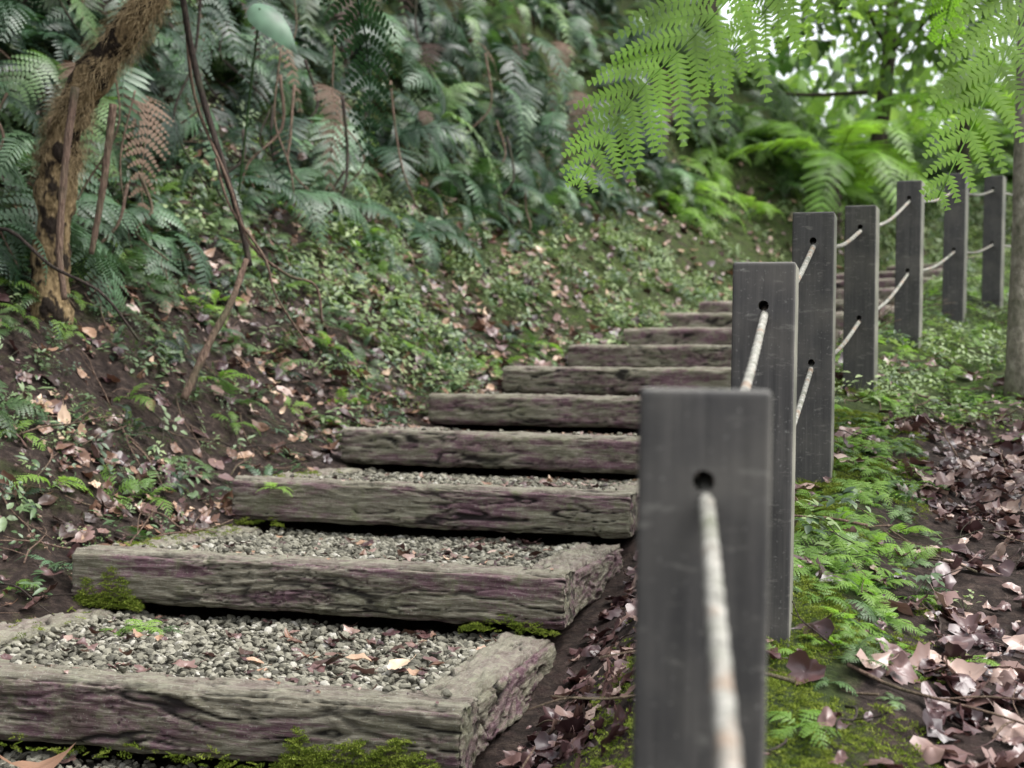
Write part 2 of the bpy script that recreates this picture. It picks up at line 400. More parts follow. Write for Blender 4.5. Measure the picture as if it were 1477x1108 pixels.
# ---------------------------------------------------------------- steps
def beam(name,Lx,dep,hei,res,seed,parent,M,amp=.010,wav=1.):
    r=.011;hw,hh=dep/2,hei/2
    loop=[]
    def seg(a,b):
        l=math.dist(a,b);k=max(1,int(l/res*1.0))
        for i in range(k): loop.append((a[0]+(b[0]-a[0])*i/k,a[1]+(b[1]-a[1])*i/k))
    seg((-hw,-hh+r),(-hw,hh-r));seg((-hw,hh-r),(-hw+r,hh));seg((-hw+r,hh),(hw-r,hh));seg((hw-r,hh),(hw,hh-r))
    seg((hw,hh-r),(hw,-hh+r));seg((hw,-hh+r),(hw-r,-hh));seg((hw-r,-hh),(-hw+r,-hh));seg((-hw+r,-hh),(-hw,-hh+r))
    lp=np.array(loop);m=len(lp)
    nrm=np.stack([np.clip(lp[:,0]/hw,-1,1)**9*1.0,np.clip(lp[:,1]/hh,-1,1)**9],1);nrm/= (np.linalg.norm(nrm,axis=1)[:,None]+1e-9)
    nxn=max(8,int(Lx/(res*1.3)))
    u=np.linspace(-Lx/2,Lx/2,nxn)
    shr=np.ones(nxn);shr[0]=.93;shr[-1]=.93;shr[1]=.98;shr[-2]=.98
    Uu,I=np.meshgrid(u,np.arange(m),indexing='ij')
    Yp=lp[I,0];Zp=lp[I,1]
    wy=Yp+.014*wav*(fbm(Uu*5,seed,2,4)-.5)*4;wz=Zp+.018*wav*(fbm(Uu*4.2,seed+7,Zp*6,4)-.5)*4
    def strata(f,w,off):
        g1=fbm(Uu*2.8*f**.5+seed+off,wy*32*f,wz*32*f,2);return np.clip(1-np.abs(2*g1-1)*w,0,1)
    r1=strata(1,9,0);r2=strata(1.9,7,31);r3=strata(3.3,6,57)
    g2=fbm(Uu*12+seed,wy*110,wz*110,2)
    g3=fbm(Uu*9+seed,Yp*16,Zp*16,3)
    mask=.1+.9*sst(.44,.60,fbm(Uu*3+seed*2,Yp*8,Zp*8,2));mask2=sst(.42,.58,fbm(Uu*4+seed*3,Yp*9+4,Zp*9,2));mask3=sst(.40,.6,fbm(Uu*5+seed*5,Yp*9+8,Zp*9,2))
    rid=np.maximum(np.maximum(r1*mask,.75*r2*mask2),.55*r3*mask3)
    dsp=-amp*1.0*rid-amp*.8*(g2-.5)-amp*1.2*(g3-.5)
    cor=(np.abs(lp[:,0])>hw-r*1.3)&(np.abs(lp[:,1])>hh-r*1.3)
    dsp-=cor[I]*amp*1.2*fbm(Uu*14+seed,3,1,3)
    Yd=Yp*shr[:,None]+nrm[I,0]*dsp;Zd=Zp*shr[:,None]+nrm[I,1]*dsp
    Ud=Uu+ (np.abs(Uu)>Lx/2-1e-6)*(-np.sign(Uu))*.006*vn(I*.35,seed)
    V=np.stack([Ud,Yd,Zd],2).reshape(-1,3)
    fs=[]
    for i in range(nxn-1):
        b0=i*m
        fs+=[(b0+k,b0+m+k,b0+m+(k+1)%m,b0+(k+1)%m) for k in range(m)]
    V=V.tolist();cavx=[];
    for e,sx in((0,-1),((nxn-1)*m,1)):
        prev=[e+k for k in range(m)]
        for q in (.92,.8,.66,.5,.34,.15):
            ring=[]
            for k in range(m):
                a=V[e+k];yy,zz=a[1]*q,a[2]*q
                nn=float(fbm(yy*45+seed,zz*70,sx*3.,2))
                ring.append(len(V));V.append([sx*(Lx/2+.002)-sx*.014*(nn-.2),yy,zz]);cavx.append(.7*(nn>.6))
            fs+=[(prev[k],prev[(k+1)%m],ring[(k+1)%m],ring[k])[::(-1 if sx<0 else 1)] for k in range(m)];prev=ring
        fs.append(tuple(prev))
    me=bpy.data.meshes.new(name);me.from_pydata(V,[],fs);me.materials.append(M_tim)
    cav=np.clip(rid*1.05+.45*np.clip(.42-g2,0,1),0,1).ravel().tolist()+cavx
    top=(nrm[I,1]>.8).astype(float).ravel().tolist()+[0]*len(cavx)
    a=me.attributes.new('cav','FLOAT','POINT');a.data.foreach_set('value',np.array(cav,np.float32))
    a=me.attributes.new('topf','FLOAT','POINT');a.data.foreach_set('value',np.array(top,np.float32))
    me.polygons.foreach_set('use_smooth',[True]*len(me.polygons))
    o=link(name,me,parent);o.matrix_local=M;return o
gp=[];BH=.146;deb=[]
def tow(k,lx,ly):
    cx,cy,az=[(s[1],s[2],s[3]) for s in ST if s[0]==k][0];a=-math.radians(az)
    return cx+lx*math.cos(a)-ly*math.sin(a),cy+lx*math.sin(a)+ly*math.cos(a)
TL=.95
for k,cx,cy,az in ST:
    if k<0: continue
    E=empty('timber_step',(cx,cy,RIS*k));E.rotation_euler=(R(-.004,.004),R(-.006,.006),-math.radians(az+R(-.6,.6)))
    res=.0042 if k<4 else (.008 if k<8 else .016)
    dj=R(-.015,.015)
    beam('front_beam',W+R(-.015,.03),.15,BH,res,k*3.1,E,Matrix.Translation((dj,.075,-BH/2)),amp=.011)
    sl=TL-.15-.004
    for nm_,sx in(('left_beam',-1),('right_beam',1)):
        beam(nm_,sl+.02,.15,BH-.006,res*1.2,k*3.1+sx+20,E,Matrix.Translation((sx*(W/2-.078),.15+sl/2+.006,-BH/2-.004))@Matrix.Rotation(math.pi/2*sx,4,'Z'),amp=.017,wav=2.0)
    B=MB();nu,nv=24,16;x0,x1,y0,y1=-W/2+.13,W/2-.13,.13,TL+.10
    for b in range(nv+1):
        for a in range(nu+1):
            B.v.append((x0+(x1-x0)*a/nu,y0+(y1-y0)*b/nv,-.042+.008*math.sin(a*1.7+b)))
    B.f=[(b*(nu+1)+a,b*(nu+1)+a+1,(b+1)*(nu+1)+a+1,(b+1)*(nu+1)+a) for b in range(nv) for a in range(nu)]
    link('gravel_bed',B.mesh('gravel_bed',M_bed),E)
    if k<=5:
        n={0:2800,1:3900,2:3400,3:2600,4:1800,5:900}[k]
        lx=rng.uniform(x0+.01,x1-.01,n);ly=rng.uniform(y0+.02,TL+.08,n)
        lz=-.034+.010*rng.uniform(0,1,n)+.018*(fbm(lx*5,ly*5,k,2)-.5)+.012*sst(.12,0,np.minimum(lx-x0,x1-lx))
        gx,gy=tow(k,lx,ly)
        gp.append(np.stack([gx,gy,RIS*k+lz],1))
        for i in range(int(n*.032)):
            l0=R(x0,x1)
            if R(0,1)<.5: l0=R(.12,x1)
            m0=R(y0+.02,TL+.02)
            px,py=tow(k,l0,m0);deb.append((px,py,RIS*k-.016,R(.12,.55)))
        for i in range(26):
            px,py=tow(k,R(-W/2+.03,W/2-.03),R(.09,.14));gp.append(np.array([[px,py,RIS*k+.004]]))
            px,py=tow(k,R(-W/2+.03,W/2-.03),R(.02,.14));deb.append((px,py,RIS*k+.004,R(.08,.2)))
gp=np.concatenate(gp)
peb=[]
for i in range(6):
    bm=bmesh.new();bmesh.ops.create_icosphere(bm,subdivisions=2,radius=1)
    sc=(R(.8,1.25),R(.6,1),R(.4,.7));s0=R(0,50)
    cuts=[Vector((R(-1,1),R(-1,1),R(-1,1))).normalized() for _ in range(9)]
    for v in bm.verts:
        c=v.co.copy();f=1+.4*(float(vn(c.x*1.3+s0,c.y*1.3,c.z*1.3+9))-.5)
        for q in cuts:
            dd=c.dot(q)
            if dd>.66: c=c-q*(dd-.66)
        v.co=Vector((c.x*sc[0],c.y*sc[1],c.z*sc[2]))*f*1.1
    me=bpy.data.meshes.new('pebble');bm.to_mesh(me);bm.free();me.materials.append(M_grav)
    peb.append(me)
n=len(gp)
instancer('gravel',gp,rng.uniform(-1,1,(n,3))*np.array([.7,.7,3.14]),.0058+.0090*rng.uniform(0,1,n)**1.7,rng.integers(0,6,n),coll('pebbles',peb))

# ---------------------------------------------------------------- fence posts + ropes
PO=[(.02,-.20,.49),(.182,1.36,.785),(.485,2.80,1.038),(.865,4.20,1.318),(1.335,5.60,1.53),(1.90,7.0,1.845),(2.50,8.25,2.085),(3.08,9.35,2.25),(3.75,10.5,2.42)]
PW=.118
def post(x,y,zt,az):
    zb=Hs(x,y)-.15;h=zt-zb
    bm=bmesh.new();bmesh.ops.create_cube(bm,size=1)
    for v in bm.verts: v.co=Vector((v.co.x*PW,v.co.y*PW,(v.co.z-.5)*h))
    bmesh.ops.bevel(bm,geom=bm.edges[:],offset=.007,segments=3,affect='EDGES',profile=.6)
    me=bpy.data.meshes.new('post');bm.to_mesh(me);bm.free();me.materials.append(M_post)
    o=bpy.data.objects.new('post',me);scene.collection.objects.link(o)
    bm=bmesh.new()
    for hz in(-.083,-.43):
        M=Matrix.Translation((0,0,hz))@Matrix.Rotation(math.pi/2,4,'X')
        bmesh.ops.create_cone(bm,cap_ends=True,segments=20,radius1=.0100,radius2=.0100,depth=.3,matrix=M)
    mc=bpy.data.meshes.new('c');bm.to_mesh(mc);bm.free();mc.materials.append(M_post)
    co=bpy.data.objects.new('c',mc);scene.collection.objects.link(co)
    md=o.modifiers.new('b','BOOLEAN');md.object=co;md.operation='DIFFERENCE';md.solver='EXACT'
    dg=bpy.context.evaluated_depsgraph_get();dg.update()
    nm=bpy.data.meshes.new_from_object(o.evaluated_get(dg))
    bpy.data.objects.remove(o);bpy.data.objects.remove(co)
    ob=link('fence_post',nm,loc=(x,y,zt));ob.rotation_euler=(R(-.008,.008),R(-.008,.008),-az);return ob
for i,(x_,y_,z_) in enumerate(PO):
    a=PO[max(0,i-1)];b=PO[min(len(PO)-1,i+1)]
    az=math.atan2(b[0]-a[0],b[1]-a[1])
    if i==1: az=.165
    post(x_,y_,z_,az+R(-.02,.02))
for off in(.083,.43):
    pts=[]
    for i,(x_,y_,z_) in enumerate(PO):
        c=Vector((x_,y_,z_-off-.002))
        pts.append(c)
        if i<len(PO)-1:
            d=Vector((PO[i+1][0],PO[i+1][1],PO[i+1][2]-off))
            for t in(.08,.5,.92): pts.append(c.lerp(d,t)-Vector((0,0,.035*4*t*(1-t))))
    B=MB();C=spline(pts,1800);tube(B,C,.0072,12,twist=120)
    link('rope',B.mesh('rope',M_rope))

# ---------------------------------------------------------------- plant sources
def fernplant(kind,mat,nf,L,pl,n,m,arch=.5,spread=(0,6.283),steep=(.5,1.2),pr=.2):
    B=MB()
    for i in range(nf):
        a=spread[0]+(spread[1]-spread[0])*(i+R(-.3,.3))/nf;l=L*R(.7,1.1);e=R(*steep)
        d=Vector((math.cos(a),math.sin(a),0));u=Vector((0,0,1))
        p=[Vector((0,0,0))]
        cur=Vector((0,0,0));an=e
        for s in range(5):
            cur=cur+(d*math.cos(an)+u*math.sin(an))*l/5;p.append(cur.copy());an-=arch*R(.8,1.2)
        frond(B,p,(0,0,1),pl*l/L,n,m,kind,.25,.35,pr,.15,.0035*L/.6)
    return B.mesh('fern',mat)
C_big=coll('bigfern',[fernplant('bi',M_dark,7,.75,.20,16,9,.42),fernplant('bi',M_dark,6,.85,.22,18,10,.5),fernplant('simple',M_dark,8,.7,.10,26,0,.5,pr=.26),
                      fernplant('bi',M_mid,6,.7,.2,16,9,.5),fernplant('simple',M_dark,7,.65,.10,24,0,.5,pr=.26),fernplant('bi',M_dark,6,.6,.18,15,9,.55)])
C_bigm=coll('midfern',[fernplant('bi',M_mid,6,.7,.2,14,8,.45),fernplant('simple',M_mid,7,.6,.10,22,0,.5,pr=.28),fernplant('bi',M_bright,6,.7,.2,14,8,.45)])
C_small=coll('smallfern',[fernplant('bi',M_bright,6,.13,.048,10,7,.35,steep=(.3,.9),pr=.22),fernplant('bi',M_bright,5,.11,.042,9,6,.3,steep=(.2,.8),pr=.24),
                          fernplant('bi',M_mid,5,.12,.046,9,6,.3,steep=(.3,1.),pr=.24)])
C_smalld=coll('smallfernd',[fernplant('bi',M_mid,4,.22,.07,11,7,.35,steep=(.3,1.),pr=.22),fernplant('simple',M_dark,5,.25,.05,14,0,.4,pr=.3),fernplant('simple',M_mid,4,.2,.045,12,0,.4,pr=.3),fernplant('bi',M_bright,4,.22,.07,11,7,.35,steep=(.3,1.),pr=.22)])
def hang(mat,L,kind='bi'):
    B=MB();frond(B,[(0,0,0),(.12*L,0,.05*L),(.28*L,0,-.12*L),(.36*L,R(-.05,.05),-.45*L),(.38*L,R(-.1,.1),-.95*L)],(1,0,.6),.22*L,20,8,kind,.2,.3,.2 if kind=='bi' else .25)
    return B.mesh('hang',mat)
C_hang=coll('hangf',[hang(M_dark,.9),hang(M_dark,1.1),hang(M_mid,.9),hang(M_deadf,.9),hang(M_dark,.8,'simple'),hang(M_deadf,.8,'simple')])
def herb(mat,n,ll,hh,w=.42):
    B=MB()
    for i in range(n):
        a=R(0,6.28);e=R(-.1,.8);r=R(0,.05);z=R(.2,1)*hh
        p=Vector((math.cos(a)*r,math.sin(a)*r,z))
        D=Vector((math.cos(a+R(-.6,.6)),math.sin(a+R(-.6,.6)),e*.7)).normalized()
        leaf(B,p,D,Vector((0,0,1)),ll*R(.6,1.15),ll*w*R(.7,1)*.6,.3,.2,L4)
        B.add([(0,0,-.02),(.0015,0,-.02),tuple(p)],[(0,1,2)])
    return B.mesh('herb',mat)
C_herb=coll('herbs',[herb(M_herb,12,.028,.045),herb(M_herb,15,.020,.06),herb(M_herb,8,.042,.05),herb(M_herbl,12,.022,.045),herb(M_herb,18,.015,.035),herb(M_herb,7,.05,.07,.3)])
C_herbl=coll('herbsl',[herb(M_herbl,12,.032,.05),herb(M_herb,14,.03,.07),herb(M_herb,10,.035,.06),herb(M_herbl,12,.035,.06),herb(M_herbl,16,.022,.04)])
def dead(mat,lob=0):
    B=MB();NA,NR=16,3;s0=R(0,99);cu=R(-1.5,2.2);cv=R(-2.2,2.2);el=R(.45,.7)
    if lob: NA=22
    vs=[];
    for a in range(NA):
        th=2*math.pi*a/NA
        if lob: rr=.62+.38*abs(math.cos(lob*th/2))**.7
        else: rr=1
        for j in range(NR+1):
            q=j/NR*rr*(1+.10*math.sin(a*2.9+s0))
            x=math.cos(th)*q;y=math.sin(th)*q*(el if not lob else .9)
            if not lob: y*=1-.35*abs(x)
            z=.22*cu*x*x+.55*cv*y*y+.45*(float(vn(x*2.6+s0,y*2.6,1))-.5)-.08*abs(y)
            vs.append((x*.05,y*.05,z*.05))
    fs=[]
    for a in range(NA):
        b=(a+1)%NA
        for j in range(NR):
            p,q=a*(NR+1)+j,b*(NR+1)+j
            fs.append((p,p+1,q+1,q))
    B.add(vs,fs)
    tube(B,spline([(-.045,0,0),(-.065,.004,.004),(-.085,0,.012)],3),.0009,3)
    return B.mesh('dead',mat)
C_dead=coll('deadp',[dead(M_dead,l) for l in(0,0,5,0,3,5,0,0)])
C_deadt=coll('deadt',[dead(M_deadt,l) for l in(0,0,5,0,0)]+[dead(M_dead,l) for l in(0,5,0)])
def twig(mat):
    B=MB();p=[(0,0,0)];
    for i in range(4): p.append((p[-1][0]+.06,p[-1][1]+R(-.02,.02),p[-1][2]+R(-.008,.012)))
    tube(B,spline(p,10),lambda t:.0028*(1-.6*t),5);a=p[2]
    tube(B,spline([a,(a[0]+.04,a[1]+.03,a[2]+.01),(a[0]+.08,a[1]+.04,a[2]+.02)],5),.0014,4)
    return B.mesh('twig',mat)
C_twig=coll('twigs',[twig(M_stalk),twig(M_stalk),twig(M_stalkd)])
def mossm():
    B=MB()
    for i in range(60):
        r=.016*math.sqrt(R(0,1));a=R(0,6.28);p=Vector((r*math.cos(a),r*math.sin(a),-.002));h=R(.002,.006)*(1.3-r/.016*.6)
        t=Vector((R(-.004,.004),R(-.004,.004),h));b=R(0,6.28);w=Vector((math.cos(b),math.sin(b),0))*.0012
        B.add([p-w,p+w,p+t],[(0,1,2)])
    return B.mesh('mosst',M_moss,False)
C_moss=coll('mosses',[mossm(),mossm(),mossm()])
def clus(mat,ll):
    B=MB()
    for i in range(60):
        v=Vector((R(-1,1),R(-1,1),R(-.7,.7)));
        if v.length>1: continue
        p=v*.32;D=(v+Vector((R(-1,1),R(-1,1),R(-1,.3)))).normalized()
        leaf(B,p,D,Vector((R(-.3,.3),R(-.3,.3),1)),ll*R(.7,1.2),ll*.26,.3,.15,L4)
    return B.mesh('clus',mat)
C_clus=coll('leafclus',[clus(M_tree,.12),clus(M_tree,.10),clus(M_mid,.11)])

# ---------------------------------------------------------------- scatter
x,y=cand(26000,(-.4,3.2),(1.8,6.4),lambda x,y,s,d:(s>0)&(d>.04)&(d<2.8)&(U(x)<np.where(d>.90,.72-.4*sst(4.4,5.6,y),np.where(d<.42,.5,.14))*(.2+.8*sst(.40,.58,fbm(x*3,y*3,1,2)))))
scatter('fallen_leaves',x[:4000],y[:4000],C_dead,8,.13,.98,.8,.34,.004,.020,power=1.9,real=True)
x,y=cand(42000,(-4,2.5),(2.8,11),lambda x,y,s,d:(s<0)&(d>-.03)&(d<2.2)&(U(x)<np.clip(1.2-.09*(y-3)-.22*d,.1,1)*.72*(.35+.65*sst(.36,.54,fbm(x*2.4,y*2.4,4,2)))))
scatter('fallen_leaves',x[:8500],y[:8500],C_deadt,8,.15,.95,.85,.38,.004,.026,power=2.0,real=True)
x,y=cand(3600,(-3,4),(2,9),lambda x,y,s,d:(d>.03)&(d<2.4)&(U(x)<np.where(s<0,.7,.3)))
scatter('fallen_twigs',x,y,C_twig,3,.4,1.5,.9,.2,.012,.02,real=True)
x,y=cand(60000,(-5,4.5),(2.8,13),lambda x,y,s,d:(s<0)&(d>.02)&(d<2.1)&(y<8.6)&(U(x)<np.clip(.24+.5*sst(.2,.8,d),0,1)*sst(.43,.59,fbm(x*3.3,y*3.3,8,3))*.85*(.45+.55*sst(3.5,6,y))+.05))
scatter('ground_herbs',x[:5600],y[:5600],C_herb,6,.45,1.2,.6,.3,0,real=True)
x,y=cand(60000,(-3,8),(7,18),lambda x,y,s,d:(s<0)&(d>.0)&(d<2.2)&(U(x)<.05+.6*sst(.45,.57,fbm(x*2.2,y*2.2,8,3))))
scatter('ground_herbs',x[:4200],y[:4200],C_herbl,5,.8,1.7,.6,.3,0,real=True)
x,y=cand(6000,(-3,8),(6.5,16),lambda x,y,s,d:(s<0)&(d>.0)&(d<1.8))
scatter('fallen_leaves',x[:1800],y[:1800],C_deadt,8,.4,1.2,.85,.34,.02,.04,real=True)
x,y=cand(30000,(0,7),(2.2,14),lambda x,y,s,d:(s>0)&(d>.28)&(d<4)&(U(x)<np.where(y<4.9,.14*np.exp(-((d-.75)/.14)**2)*(y>3.0),sst(4.9,5.6,y)*.5*sst(.36,.58,fbm(x*2,y*2,2,3)))))
scatter('ground_herbs',x[:3400],y[:3400],C_herbl,5,.5,1.3,.3,.3,0,real=True)
x,y=cand(34000,(0,6),(2.3,11),lambda x,y,s,d:(s>0)&(d>.3)&(d<3.5)&(U(x)<np.where(y<5.0,.75*np.exp(-((d-.74)/.12)**2)*sst(2.3,3.2,y),.10*sst(4.8,5.6,y))))
scatter('small_ferns',x[:1350],y[:1350],C_small,3,.25,.95,.3,.25,0)
x,y=cand(3400,(-3,2),(3.4,9),lambda x,y,s,d:(s<0)&(d>.05)&(d<1.6)&(U(x)<.12+.16*sst(4,7,y)+.35*(d>.9)))
scatter('small_ferns',x,y,C_smalld,4,.4,1.1,.5,.25,0)
x,y=cand(3200,(-6,9),(4.8,21),lambda x,y,s,d:(s<0)&(d>1.12)&(d<5.0)&(U(x)<.9)&((x>1.5)|(y<17)))
mm=x<1.5
scatter('fern_undergrowth',x[mm][:390],y[mm][:390],C_big,6,.5,1.2,.55,.28,-.02)
scatter('fern_undergrowth',x[~mm][:230],y[~mm][:230],C_bigm,3,.8,1.4,.5,.25,-.02)
x,y=cand(2500,(-6,3.5),(5,16),lambda x,y,s,d:(s<0)&(d>1.35)&(d<4.5))
n=min(260,len(x));x=x[:n];y=y[:n];z=H(x,y)+rng.uniform(.3,.9,n)
rot=np.stack([rng.normal(0,.15,n),rng.normal(0,.2,n),rng.normal(-.9,.7,n)],1)
instancer('hanging_fern_fronds',np.stack([x,y,z],1),rot,rng.uniform(.5,1.05,n),rng.choice([0,1,2,3,4,5],n,p=[.26,.20,.16,.12,.18,.08]),C_hang)
# moss
mp=[]
x,y=cand(60000,(-.2,2.2),(1.9,5.2),lambda x,y,s,d:(s>0)&(d>.18)&(d<.92)&(U(x)<1.9*sst(.40,.52,fbm(x*5,y*5,2,3))*np.exp(-((d-.60)/.22)**2)))
z=H(x,y)+.001;mp+=list(zip(x[:11000],y[:11000],z[:11000]))
def stepmoss(k,lx0,lx1,n,zc,zr,yf=-.002,sd=0):
    for i in range(n):
        lx=R(lx0,lx1);t=R(0,1)**1.3
        hmax=zr*float(fbm(np.array([lx*22+sd]),np.array([k*3.]),0,3)[0])*1.7*min(1,(lx-lx0)/.05,(lx1-lx)/.05)
        zz=zc+t*hmax;ly=yf-.012*(1-t)*R(.0,1)
        px,py=tow(k,lx,ly);mp.append((px,py,RIS*k+zz))
stepmoss(1,.33,.71,560,-.155,.11);stepmoss(2,-.71,-.50,300,-.155,.085);stepmoss(2,.45,.71,70,-.155,.035)
stepmoss(3,-.7,-.5,40,-.155,.03);stepmoss(1,-.5,.3,60,-.155,.03)
for i in range(220):
    k=random.choice([1,2,2,3]);px,py=tow(k,-W/2+.01+abs(R(-.05,.14)),R(.1,.9));mp.append((px,py,RIS*k-.006))
for (x_,y_,z_) in PO[2:6]:
    for i in range(160):
        a=R(0,6.28);r=.06+abs(R(-.06,.06));px,py=x_+r*math.cos(a)*1.2,y_+r*math.sin(a)*1.2
        mp.append((px,py,Hs(px,py)+R(0,.014)))
mp=np.array(mp);n=len(mp)
instancer('moss',mp,rng.uniform(-1,1,(n,3))*np.array([.6,.6,3.1]),rng.uniform(.4,1.2,n),rng.integers(0,3,n),C_moss,real=True)
# leaves lying on the treads
lp=[];
for k,lx,ly,sc in[(2,.18,.30,.7),(1,.05,.45,.6),(1,.28,.40,.9),(1,.38,.36,.8),(1,.33,.47,.7),(1,.44,.44,.7),(1,.24,.55,.8),(1,-.02,.28,.6),(1,.12,.12,.5),(1,-.42,.5,.5),(1,-.2,.33,.5),(2,.52,.5,.6),(2,-.05,.6,.5),(3,.38,.35,.8),(3,.30,.5,.6),(0,-.35,.62,1.2),(0,.02,.70,1.3),(0,-.1,.55,.8),(0,.3,.6,1.),(0,-.15,.82,1.5),(0,.06,.80,1.3),(4,.2,.4,.7),(4,.3,.3,.6),(2,.3,.62,.6),(2,-.4,.35,.4)]:
    px,py=tow(k,lx,ly);lp.append((px,py,RIS*k-.008,sc))
lp=np.array(lp+deb);n=len(lp)
instancer('fallen_leaves',lp[:,:3],rng.uniform(-1,1,(n,3))*np.array([.3,.3,3.1]),lp[:,3],rng.integers(3,8,n),C_deadt)
sp=[(1,-.38,.75),(1,-.44,.72),(1,-.33,.74),(0,-.5,.80),(0,-.62,.78),(0,.10,.84),(0,.0,.84),(3,-.52,-.03),(0,.16,.82)]
P_=[(*tow(k,lx,ly),RIS*k-.03) for k,lx,ly in sp]
instancer('small_ferns',P_,[(0,0,R(0,6)) for _ in P_],[R(.6,.9) for _ in P_],[i%3 for i in range(len(P_))],C_small)

# ---------------------------------------------------------------- tree ferns
def archfrond(mat,L,kind='bi',n=28,m=12,dr=1.):
    B=MB();frond(B,[(0,0,0),(.22*L,0,.16*L),(.5*L,0,.2*L*dr),(.78*L,.02*L,.02*L),(.95*L,.04*L,-.25*L)],(0,0,1),.24*L,n,m,kind,.22,.3,.17,.1,.009)
    return B.mesh('frond',mat)
F_dark=[archfrond(M_dark,1.5),archfrond(M_dark,1.4,dr=.7)];F_br=[archfrond(M_frond,1.8,m=16),archfrond(M_frond,1.6,dr=.7)]
def treefern(pts,r,mat,fr,nf,fibre=False,skip=None,sc=1.):
    E=empty('tree_fern',pts[0]);o=Vector(pts[0])
    C=[p-o for p in spline(pts,60)];B=MB();tube(B,C,lambda t:r*(1.25-.35*t)*(1+.18*math.sin(t*41)*math.sin(t*17+1)),16,.12)
    link('trunk',B.mesh('trunk',mat),E)
    if fibre:
        B=MB()
        for i in range(15000):
            t=R(.3,1);j=min(59,int(t*60));c=C[j]+(C[j+1]-C[j])*R(0,1);T=(C[j+1]-C[j]).normalized();a=R(0,6.28)
            if float(vn(a*1.4,t*16,3))>.54: continue
            n=T.orthogonal().normalized();n=(Quaternion(T,a)@n);sd=T.cross(n)
            p=c+n*r*R(.9,1.25);q=p+n*R(.005,.045)-T*R(-.03,.08)+sd*R(-.06,.06);w=T.cross(n)*.0010
            m_=(p+q)*.5+n*R(0,.022)
            B.add([p-w,p+w,m_+w,m_-w,q],[(0,1,2,3),(3,2,4)])
        link('fibres',B.mesh('fibres',M_fibre),E)
    top=C[-1]
    for i in range(nf):
        a=i*2.399+R(-.2,.2)
        if skip and skip(a%(2*math.pi)): continue
        ob=link('frond',random.choice(fr),E);ob.location=top+Vector((R(-.03,.03),R(-.03,.03),-.02))
        ob.rotation_euler=(R(-.25,.25),R(-.5,.45),a);s=R(.8,1.1)*sc;ob.scale=(s,s,s)
    return E,C
zb=Hs(-1.82,5.6)
treefern([(-1.80,5.62,zb-.1),(-1.77,5.6,1.50),(-1.70,5.58,1.85),(-1.43,5.5,2.22),(-1.18,5.45,2.66)],.062,M_scar,F_dark,10,True,skip=lambda a:(a>5.2 or a<.9))
treefern([(-2.6,8.0,Hs(-2.6,8)-.1),(-2.6,8,3.2),(-2.55,7.9,3.7)],.11,M_trunk,F_dark,10)
treefern([(3.7,8.2,Hs(3.7,8.2)-.1),(3.75,8.2,2.6),(3.7,8.2,3.4)],.10,M_trunk,F_br,12,skip=lambda a:a>4.0,sc=.9)
zc=Hs(3.4,15.6);treefern([(3.4,15.6,zc-.1),(3.4,15.6,zc+.3),(3.4,15.6,zc+.7)],.08,M_trunk,F_br,12,sc=1.0)
zc=Hs(5.4,17.6);treefern([(5.4,17.6,zc-.1),(5.4,17.6,zc+.4),(5.4,17.6,zc+1.0)],.08,M_trunk,F_br,12,sc=1.1)
E0,C0=treefern([(1.75,4.1,Hs(1.75,4.1)-.1),(1.74,4.1,1.8),(1.70,4.05,2.45)],.08,M_trunk,F_br,9,skip=lambda a:1.2<a<5.9)
def bigfrond(pts,up,L,n,m,pr=.16):
    o=Vector((1.75,4.1,Hs(1.75,4.1)-.1));B=MB()
    frond(B,[Vector(p)-o for p in pts],up,L,n,m,'tri',.20,.42,pr,.16,.005,.08,wf=1.1)
    link('frond',B.mesh('frond',M_frond),E0)
bigfrond([(1.70,4.05,2.45),(1.35,4.0,2.62),(.92,3.95,2.30),(.55,3.9,1.84),(.31,3.88,1.58),(.165,3.85,1.34)],(-.1,-.85,.5),.46,22,22)
bigfrond([(1.70,4.05,2.45),(1.58,3.9,2.35),(1.38,3.68,1.98),(1.19,3.55,1.63),(1.01,3.48,1.27)],(-.3,-.9,.3),.42,22,22)
bigfrond([(1.70,4.05,2.45),(1.45,4.25,2.62),(1.15,4.5,2.45),(.86,4.7,2.12),(.62,4.8,1.82)],(-.2,-.7,.6),.48,22,20)
bigfrond([(1.70,4.05,2.45),(1.65,4.4,2.65),(1.62,4.9,2.55),(1.60,5.3,2.35),(1.60,5.5,2.15)],(-.2,-.8,.55),.38,22,18)

def stalk(name,pts,r0,r1,mat):
    B=MB();C=spline(pts,30);tube(B,C,lambda t:r0+(r1-r0)*t,7,.12);link(name,B.mesh(name,mat))
stalk('leaning_stem',[(-1.36,5.75,2.45),(-1.27,5.75,2.02),(-1.17,5.75,1.70),(-1.09,5.76,1.45),(-1.045,5.75,1.27)],.013,.013,M_stalkd)
stalk('leaning_stem',[(-1.05,5.70,1.29),(-1.09,5.62,1.12),(-1.16,5.55,.95),(-1.235,5.48,.74)],.012,.016,M_stalk)
stalk('dry_stalk',[(-1.66,5.45,1.90),(-1.68,5.42,1.62),(-1.69,5.4,1.30),(-1.66,5.38,1.1)],.016,.012,M_stalk)
stalk('dry_stalk',[(-1.53,5.5,1.85),(-1.56,5.5,1.55),(-1.60,5.5,1.28)],.016,.011,M_stalk)
stalk('vine',[(-1.34,5.8,2.35),(-1.29,5.8,1.95),(-1.13,5.7,1.6),(-1.04,5.7,1.36),(-.9,5.75,1.24),(-.79,5.8,1.2),(-.76,5.8,1.05)],.007,.005,M_stalk)
stalk('vine',[(-1.2,5.8,1.7),(-1.12,5.7,1.5),(-.98,5.7,1.3),(-.93,5.7,1.15),(-.80,5.75,.95)],.006,.004,M_stalk)
